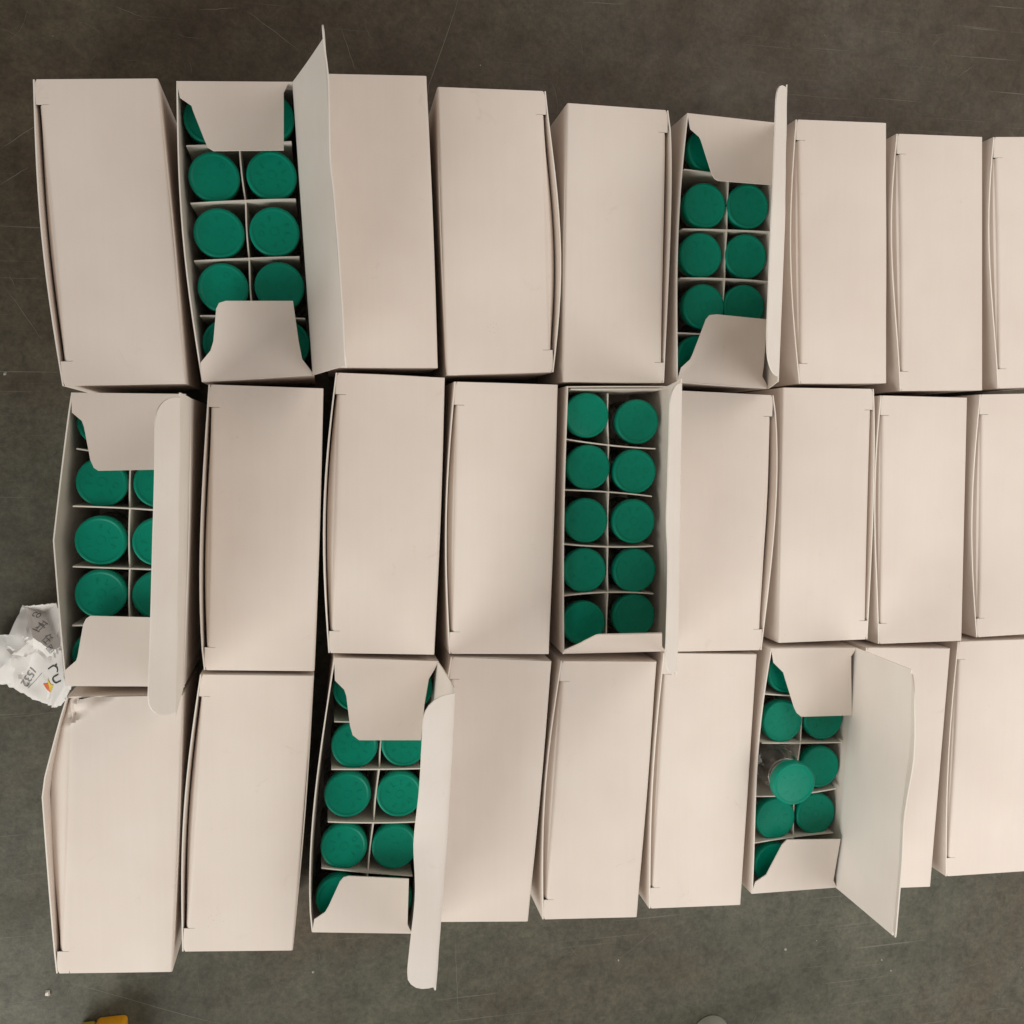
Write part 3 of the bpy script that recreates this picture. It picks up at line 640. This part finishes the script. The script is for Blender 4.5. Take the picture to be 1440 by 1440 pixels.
OPEN = {
 '12': ('upper left open carton', 'open white carton in the top row near the left, lid standing up'),
 '16': ('upper right open carton', 'open white carton in the top row, right of centre, with narrow upright lid'),
 '21': ('open carton beside the paper', 'open white carton beside the crumpled printed paper, lid folded over its vials'),
 '25': ('open carton showing ten vials', 'open white carton in the middle row showing all ten green vials'),
 '33': ('lower left open carton', 'open white carton in the bottom row with a long lid reaching onto the floor area'),
 '37': ('lower right open carton', 'open white carton at the lower right with wide open lid and a tilted vial'),
}
def open_carton(key):
    d = CARTONS[key]; T = [Vector(v) for v in d['top']]; c = sum(T, Vector((0, 0))) / 4; org = (c.x, c.y, 0)
    root = empty('carton', org); tag(root, OPEN[key][1], 'carton', 'open white cartons holding vials')
    build_walls(root, org, d, 'O')
    Bs = d['base']; meshobj('base_panel', [(*Bs[0], .5), (*Bs[1], .5), (*Bs[2], .5), (*Bs[3], .5), (*Bs[0], .1), (*Bs[1], .1), (*Bs[2], .1), (*Bs[3], .1)],
            [(0, 1, 2, 3), (7, 6, 5, 4), (0, 1, 5, 4), (1, 2, 6, 5), (2, 3, 7, 6), (3, 0, 4, 7)], CARD, root, False, origin=org)
    for fl_ in FLAPS[key]: plate('dust_flap', fl_, .42, CARD, root, org)
    if key == '25':      # the upper flap is pushed down inside against the end panel
        u = (T[1] - T[0]).normalized(); dn = Vector((u.y, -u.x))
        a = T[0] + u * 1.5 + dn * .8; b_ = T[1] - u * 2.2 + dn * .8
        P = [[(*(lerp(a, b_, i / 8) + dn * (.6 * math.sin(math.pi * i / 8) * v + .5 * v)), H - .8 - 19 * v) for v in (0, .25, .5, .75, 1)] for i in range(9)]
        grid_sheet('dust_flap', P, .42, CARD, root, org)
    # lid standing on the hinge edge (right side), with its tuck strip
    L_ = LIDS[key]; u = Vector((*L_['u'], 0)); u2 = Vector((L_['u'][0], L_['u'][1])); P0, P1 = T[1], T[2]; n_ = len(L_['th'])
    th = lambda s: float(np.interp(s, np.linspace(0, 1, n_), L_['th'])); ph = lambda s: float(np.interp(s, np.linspace(0, 1, n_), L_['ph']))
    W = 36.0; rows = []; trows = []
    NS = 40
    for i in range(NS + 1):
        s = i / NS; a = math.radians(th(s)); b_ = math.radians(ph(s)); base = lerp(P0, P1, s)
        base = Vector((base.x, base.y, H)); e1 = u * math.cos(a) + Vector((0, 0, 1)) * math.sin(a)
        row = [tuple(base - Vector((0, 0, .9)) + u * .05), tuple(base - Vector((0, 0, .3)))]
        for v in (.02, .1, .25, .45, .65, .85, .97, 1.0):
            q = base + e1 * W * v; bend = (u * math.sin(a) - Vector((0, 0, 1)) * math.cos(a)) * (.35 * math.sin(math.pi * v) * math.sin(2.5 * s + .5)); row.append(tuple(q + bend))
        rows.append(row)
        # tuck strip: starts at the fold, ends rounded
    grid_sheet('lid', rows[::-1], .42, INNER_CARD, root, org); lid = root.children[-1] if False else bpy.data.objects[[o.name for o in root.children if o.name.startswith('lid')][0]]
    vs = [0, .05, .15, .3, .5, .7, .85, .95, 1.0]
    for i in range(NS + 1):
        row = []
        for v in vs:
            dl = (.016 if key != '12' else -.008) + (.075 if key != '12' else .03) * (1 - math.sqrt(max(0, 1 - v ** 2.6)))
            s = dl + (1 - 2 * dl) * (i / NS)
            a = math.radians(th(s)); b_ = math.radians(ph(s)); base = lerp(P0, P1, s); base = Vector((base.x, base.y, H))
            e1 = u * math.cos(a) + Vector((0, 0, 1)) * math.sin(a); 
            # fold eases from the lid angle to the strip angle
            q = base + e1 * W; steps = 6; ln = 11.5 * v; 
            for k in range(steps):
                x = (k + .5) / steps * ln; f_ = min(1, .35 + x / 2.0); g_ = a + (b_ - a) * f_
                q = q + (u * math.cos(g_) + Vector((0, 0, 1)) * math.sin(g_)) * (ln / steps)
            row.append(tuple(q))
        trows.append(row)
    grid_sheet('tuck_flap', trows[::-1], .42, INNER_CARD, lid, org)
    # locking ears at the ends of the fold
    return root
open_roots = {k: open_carton(k) for k in OPEN}

# ------------------------------------------------------------------ card dividers
ZD = 38.3
def divider(key):
    D = DIVIDERS[key]; c = np.mean([p_ for cr in D['cross'] for p_ in cr], 0); org = (float(c[0]), float(c[1]), 0)
    nm = OPEN[key][0]
    root = empty('card_divider', org); tag(root, 'white card divider grid between the vials in the ' + nm, 'divider', 'card dividers in the open cartons')
    for cr in D['cross']:
        a, m_, b_ = [Vector(p_) for p_ in cr]; P = []
        sag = rnd.uniform(-.35, .35); tl = rnd.uniform(-.6, .6)
        for i in range(11):
            s = i / 10; q = (a * (1 - s) ** 2 + (m_ * 2 - (a + b_) / 2) * 2 * s * (1 - s) + b_ * s * s); row = []
            for v in (0, .3, .6, .85, 1):
                row.append((q.x, q.y + tl * (1 - v) , 1.0 + (ZD - 1.0 + sag * math.sin(math.pi * s)) * v))
            P.append(row)
        grid_sheet('cross_panel', P, .45, INSERT, root, org)
    pts = [Vector(p_) for p_ in D['long']]; P = []; N_ = 40
    for i in range(N_ + 1):
        t = i / N_ * (len(pts) - 1); k = min(int(t), len(pts) - 2); q = pts[k].lerp(pts[k + 1], t - k)
        wob = .25 * math.sin(t * math.pi) * (1 if k % 2 else -1)
        P.append([(q.x + wob * v, q.y, 1.0 + (ZD - 1.5 - 1.0) * v) for v in (0, .3, .6, .85, 1)])
    grid_sheet('long_panel', P, .45, INSERT, root, org)
for k in OPEN: divider(k)

# ------------------------------------------------------------------ vials
R_ = 8.0
glass_prof = [(0, .9), (5.5, .3), (7.5, .2), (8.0, .9), (8.0, 20.5), (7.6, 22.4), (6.4, 24.0), (5.0, 25.2), (4.7, 26.5), (4.7, 28.0), (6.3, 28.4), (6.55, 28.9), (6.55, 30.0), (6.3, 30.4), (6.3, 31.5),
              (3.6, 31.6), (3.6, 28.0), (4.0, 26.0), (5.7, 23.6), (7.1, 21.8), (7.4, 20.2), (7.4, 1.6), (6.8, 1.1), (0, 1.6)]
crimp_prof = [(6.35, 30.6), (6.75, 30.7), (6.8, 31.0), (6.8, 32.4), (6.6, 32.8), (0, 32.85), (0, 31.75), (6.35, 31.7)]
cap_prof = [(0, 32.95), (7.4, 32.95), (7.8, 33.1), (7.97, 33.5), (8.0, 36.0), (7.92, 36.5), (7.65, 36.8), (7.25, 36.88), (6.95, 36.84), (6.75, 36.7), (6.4, 36.62), (0, 36.6)]
ME_G = lathe_mesh('glass_body', glass_prof, 40, False, GLASS); ME_C = lathe_mesh('crimp', crimp_prof, 36, False, ALU); ME_P = lathe_mesh('cap', cap_prof, 48, False, GREEN)
def text_mesh(body, size, depth=0.0, mat_=None, font=None):
    cu = bpy.data.curves.new('t', 'FONT'); cu.body = body; cu.size = size; cu.extrude = depth; cu.align_x = 'CENTER'; cu.align_y = 'CENTER'; cu.resolution_u = 3
    o = bpy.data.objects.new('t', cu); S.collection.objects.link(o); bpy.context.view_layer.update()
    me = bpy.data.meshes.new_from_object(o.evaluated_get(bpy.context.evaluated_depsgraph_get())); bpy.data.objects.remove(o); bpy.data.curves.remove(cu)
    return me
def lettering_mesh():
    bm = bmesh.new()
    for k, ch in enumerate('FLIP OFF '):
        if ch == ' ': continue
        me = text_mesh(ch, 2.6, .13); a = math.radians(90 - k * 40)
        M_ = Matrix.Translation((4.1 * math.cos(a), 4.1 * math.sin(a), 36.56)) @ Matrix.Rotation(a - math.pi / 2, 4, 'Z'); me.transform(M_); bm.from_mesh(me); bpy.data.meshes.remove(me)
    # small raised ring in the middle
    n = 28; rings = []
    for r, z in ((1.25, 36.5), (1.28, 36.66), (1.5, 36.66), (1.53, 36.5)): rings.append([bm.verts.new((r * math.cos(2 * math.pi * k / n), r * math.sin(2 * math.pi * k / n), z)) for k in range(n)])
    for A, B_ in zip(rings, rings[1:]):
        for k in range(n): bm.faces.new((A[k], B_[k], B_[(k + 1) % n], A[(k + 1) % n]))
    me = bpy.data.meshes.new('lettering'); bmesh.ops.scale(bm, vec=(MM, MM, MM), verts=bm.verts); bm.to_mesh(me); bm.free(); me.materials.append(GREEN); return me
ME_L = lettering_mesh()
ORD = {1: 'first', 2: 'second', 3: 'third', 4: 'fourth', 5: 'fifth'}
def vial(label, top, tilt_to=None, spin=0.0):
    """top = centre of the cap top in mm; tilt_to = unit axis (from base to top)"""
    ax = Vector(tilt_to).normalized() if tilt_to else Vector((0, 0, 1))
    base = Vector(top) - ax * 36.9
    root = empty('vial', base); tag(root, label, 'vial', 'green capped glass vials standing in the open cartons')
    root.rotation_mode = 'QUATERNION'; root.rotation_quaternion = Vector((0, 0, 1)).rotation_difference(ax)
    for nm, me in (('glass_body', ME_G), ('crimp', ME_C)): link(bpy.data.objects.new(nm, me), root)
    cp = link(bpy.data.objects.new('cap', ME_P), root); lt = link(bpy.data.objects.new('lettering', ME_L), cp); lt.rotation_euler.z = spin
    return root
for key, col, row, x, y in VIALS:
    where = {'L': 'left', 'R': 'right'}[col]
    lab = 'green capped vial in the %s, %s column, %s from the top' % (OPEN[key][0], where, ORD[row])
    # keep the glass clear of the two long sides
    T_ = [Vector(v) for v in CARTONS[key]['top']]; q = Vector((x, y))
    for a, b_ in ((T_[3], T_[0]), (T_[1], T_[2]), (T_[0], T_[1]), (T_[2], T_[3])):
        u_ = (b_ - a).normalized(); n_ = Vector((u_.y, -u_.x)); dd = (q - a).dot(n_)
        if (sum(T_, Vector((0, 0))) / 4 - a).dot(n_) < 0: n_ = -n_; dd = -dd
        if dd < 8.6: q += n_ * (8.6 - dd)
    x, y = q
    tx, ty = rnd.uniform(-.010, .010), rnd.uniform(-.010, .010)
    dz = rnd.uniform(-.1, .3)
    vial(lab, (x, y, 37.0 + .45 + dz), (tx, ty, 1), rnd.uniform(0, 6.28))
vial('raised tilted vial with clear glass showing in the lower right open carton, left column', tuple(TILT[0]), TILT_AXIS, 1.0)

# ------------------------------------------------------------------ crumpled printed paper
PT = {k: Vector(v) for k, v in PAPER.items()}
TRI = ['abv', 'bcv', 'adf', 'agf', 'avg', 'vhg', 'vch', 'chi', 'def', 'efw', 'fgw', 'gjw', 'gkj', 'ghk', 'hik', 'ikl', 'emw', 'mwn', 'wnj', 'njo', 'jot', 'jkt', 'klt', 'ltu', 'lyu', 'opt', 'ptu', 'pqu', 'qru', 'rsu', 'cix', 'ixl', 'lxy']
# de-duplicate overlapping facets
bm = bmesh.new(); VV = {k: bm.verts.new(v) for k, v in PT.items()}
for t in TRI:
    try: bm.faces.new([VV[c_] for c_ in t])
    except ValueError: pass
bmesh.ops.recalc_face_normals(bm, faces=bm.faces)
bmesh.ops.subdivide_edges(bm, edges=bm.edges[:], cuts=7, use_grid_fill=True)
from mathutils import noise as mnoise
for v in bm.verts:
    q = v.co * .16; n_ = mnoise.noise(q) * .9 - max(0, 1 - abs(mnoise.noise(v.co * .11 + Vector((3, 1, 0)))) * 9) * .9
    if v.is_boundary: v.co += Vector((mnoise.noise(v.co * .9), mnoise.noise(v.co * .9 + Vector((9, 3, 1))), 0)) * .7
    v.co.z += n_
bm.normal_update()
if sum(f_.normal.z for f_ in bm.faces) < 0: bmesh.ops.reverse_faces(bm, faces=bm.faces)
bvh = BVHTree.FromBMesh(bm)
org = (-128, -62, 0)
pv = [tuple(v.co) for v in bm.verts]; bm.verts.index_update(); pf = [tuple(v.index for v in f_.verts) for f_ in bm.faces]; bm.free()
pr = empty('crumpled_paper', org); tag(pr, 'crumpled printed white paper label wedged beside the left open carton', 'paper')
sheet_o = meshobj('sheet', pv, pf, PAPERM, pr, True, 24, org)
md = sheet_o.modifiers.new('thickness', 'SOLIDIFY'); md.thickness = .12 * MM; md.offset = -1
def drape(me, name, mat_, loc, rot, scale=1.0, lift=.28):
    bm = bmesh.new(); bm.from_mesh(me); bpy.data.meshes.remove(me)
    bmesh.ops.triangulate(bm, faces=bm.faces[:]); 
    for _ in range(3):
        es = [e for e in bm.edges if e.calc_length() > .5]
        if es: bmesh.ops.subdivide_edges(bm, edges=es, cuts=1); bmesh.ops.triangulate(bm, faces=bm.faces[:])
    M_ = Matrix.Translation((loc[0], loc[1], 0)) @ Matrix.Rotation(rot, 4, 'Z') @ Matrix.Scale(scale, 4)
    for v in bm.verts:
        v.co = M_ @ v.co; h_ = bvh.ray_cast(Vector((v.co.x, v.co.y, 200)), Vector((0, 0, -1)))
        v.co.z = (h_[0].z if h_[0] else 8) + lift
    vs = [tuple(v.co) for v in bm.verts]; bm.verts.index_update(); fs = [tuple(v.index for v in f_.verts) for f_ in bm.faces]; bm.free()
    return meshobj(name, vs, fs, mat_, pr, False, origin=org)
def stroke_mesh(lines, wd):
    V = []; F = []
    for ln in lines:
        n = len(ln)
        for k, p_ in enumerate(ln):
            a = Vector(ln[min(k + 1, n - 1)]) - Vector(ln[max(k - 1, 0)]); s = Vector((-a.y, a.x)).normalized() * wd / 2
            i = len(V); V += [(p_[0] + s.x, p_[1] + s.y, 0), (p_[0] - s.x, p_[1] - s.y, 0)]
            if k: F.append((i - 2, i - 1, i + 1, i))
    me = bpy.data.meshes.new('s'); me.from_pydata(V, [], F); return me
a12 = Vector(PRINT['n2']) - Vector(PRINT['n1']); rt = math.atan2(a12.y, a12.x)
mid = (Vector(PRINT['n1']) + Vector(PRINT['n2'])) / 2
drape(text_mesh('1532', 4.0), 'print', GREYINK, mid, rt)
lg1, lg2 = Vector(PRINT['logo1']), Vector(PRINT['logo2'])
arc = lambda cx, cy, r, a0, a1, n=12: [(cx + r * math.cos(math.radians(a0 + (a1 - a0) * k / n)), cy + r * math.sin(math.radians(a0 + (a1 - a0) * k / n))) for k in range(n + 1)]
drape(stroke_mesh([[(-2.6, -.9)] + arc(-1.3, 1.0, 1.3, 180, 20), [(.7, 1.6), (.7, .3)] + arc(1.7, -.6, 1.1, 180, 340) + [(2.9, 1.4)]], .46), 'print', INK, (lg1 + lg2) / 2 + Vector((0, .3)), -.95, 1.0)
drape(stroke_mesh([arc(0, 0, .18, 0, 360, 8)], .36), 'print', INK, Vector(PRINT['logo1']) + Vector((2.6, 2.6)), 0)
me = bpy.data.meshes.new('s'); me.from_pydata([(-2.3, .6, 0), (-.2, .9, 0), (0, -2.6, 0), (-.9, -1.6, 0), (-.9, -1.2, 0)], [], [(0, 1, 2, 3)]); drape(me, 'print', RED_INK, PRINT['arr'], .1)
me = bpy.data.meshes.new('s'); me.from_pydata([(-.2, 2.6, 0), (.9, .6, 0), (1.9, .3, 0), (.6, -1.8, 0), (0, -2.6, 0)], [], [(0, 1, 2, 3, 4)]); drape(me, 'print', YEL_INK, PRINT['arr'], .1, lift=.24)
l0, l1 = [Vector(q) for q in PRINT['ln']]
drape(stroke_mesh([[tuple(l0.lerp(l1, k / 12)) for k in range(13)]], .16), 'print', GREYINK, (0, 0), 0)
for k, (loc, tx_) in enumerate(PRINT['gl']): drape(text_mesh(tx_, 2.7), 'print', GREYINK, loc, -.45 - .1 * k)

# ------------------------------------------------------------------ bits at the edges of the photograph
x, y = CRUMB[0]; bm = bmesh.new()
V = [(x - .9, y - .9, .05), (x + .9, y - 1, .05), (x + .7, y + .9, .05), (x - .6, y + 1, .05), (x - .7, y - .6, .9), (x + .6, y - .7, 1.1), (x + .3, y + .6, .8), (x - .5, y + .5, 1.2)]
cr = meshobj('paper_crumb', V, [(0, 1, 2, 3), (4, 5, 6, 7), (0, 1, 5, 4), (1, 2, 6, 5), (2, 3, 7, 6), (3, 0, 4, 7)], CARD, None, False, origin=(x, y, 0)); cr.location = Vector((x, y, 0)) * MM
tag(cr, 'tiny white paper crumb below the carton at the lower left corner', 'crumb')
def rbox(name, x0, x1, y0, y1, z0, z1, r, m, parent, org, taper=0.0):
    bm = bmesh.new(); bmesh.ops.create_cube(bm, size=1)
    for v in bm.verts:
        tp = 1 - taper if v.co.z > 0 else 1
        v.co = Vector(((x0 + x1) / 2 + v.co.x * (x1 - x0) * tp, (y0 + y1) / 2 + v.co.y * (y1 - y0) * tp, (z0 + z1) / 2 + v.co.z * (z1 - z0)))
    bmesh.ops.bevel(bm, geom=bm.edges[:], offset=r, segments=3, profile=.5, affect='EDGES')
    vs = [tuple(v.co) for v in bm.verts]; bm.verts.index_update(); fs = [tuple(v.index for v in f_.verts) for f_ in bm.faces]; bm.free()
    return meshobj(name, vs, fs, m, parent, True, 40, org)
OLIVE_M = plastic('olive_plastic', (.50, .40, .05), .4)
org = ((ORX0 + ORX1) / 2, ORY - 20, 0)
orr = empty('plastic_case', org); tag(orr, 'orange plastic case with olive side piece, just entering at the bottom left edge', 'case')
rbox("body", ORX0, ORX1, ORY - 42, ORY, 0.1, 16, 1.6, ORANGE_M, orr, org)
rbox('side_piece', ORX0 - 6, ORX0 - .05, ORY - 40, ORY - 1.2, 0.1, 12, 1.4, OLIVE_M, orr, org)
pk = empty('plastic_bottle', (PX, PY, 0)); tag(pk, 'pale grey rounded plastic bottle top at the bottom edge, right of centre', 'bottle')
me = lathe_mesh('body', [(0, .1), (7.6, .1), (8, .6), (8, 20), (7.6, 22.5), (6, 24.6), (3.5, 25.8), (0, 26.1)], 40, False, PALE_M)
link(bpy.data.objects.new('body', me), pk)
# cap ridges ring
me = lathe_mesh('neck_ring', [(8.01, 15.2), (8.25, 15.3), (8.25, 16.2), (8.01, 16.3)], 40, True, PALE_M); link(bpy.data.objects.new('neck_ring', me), pk)
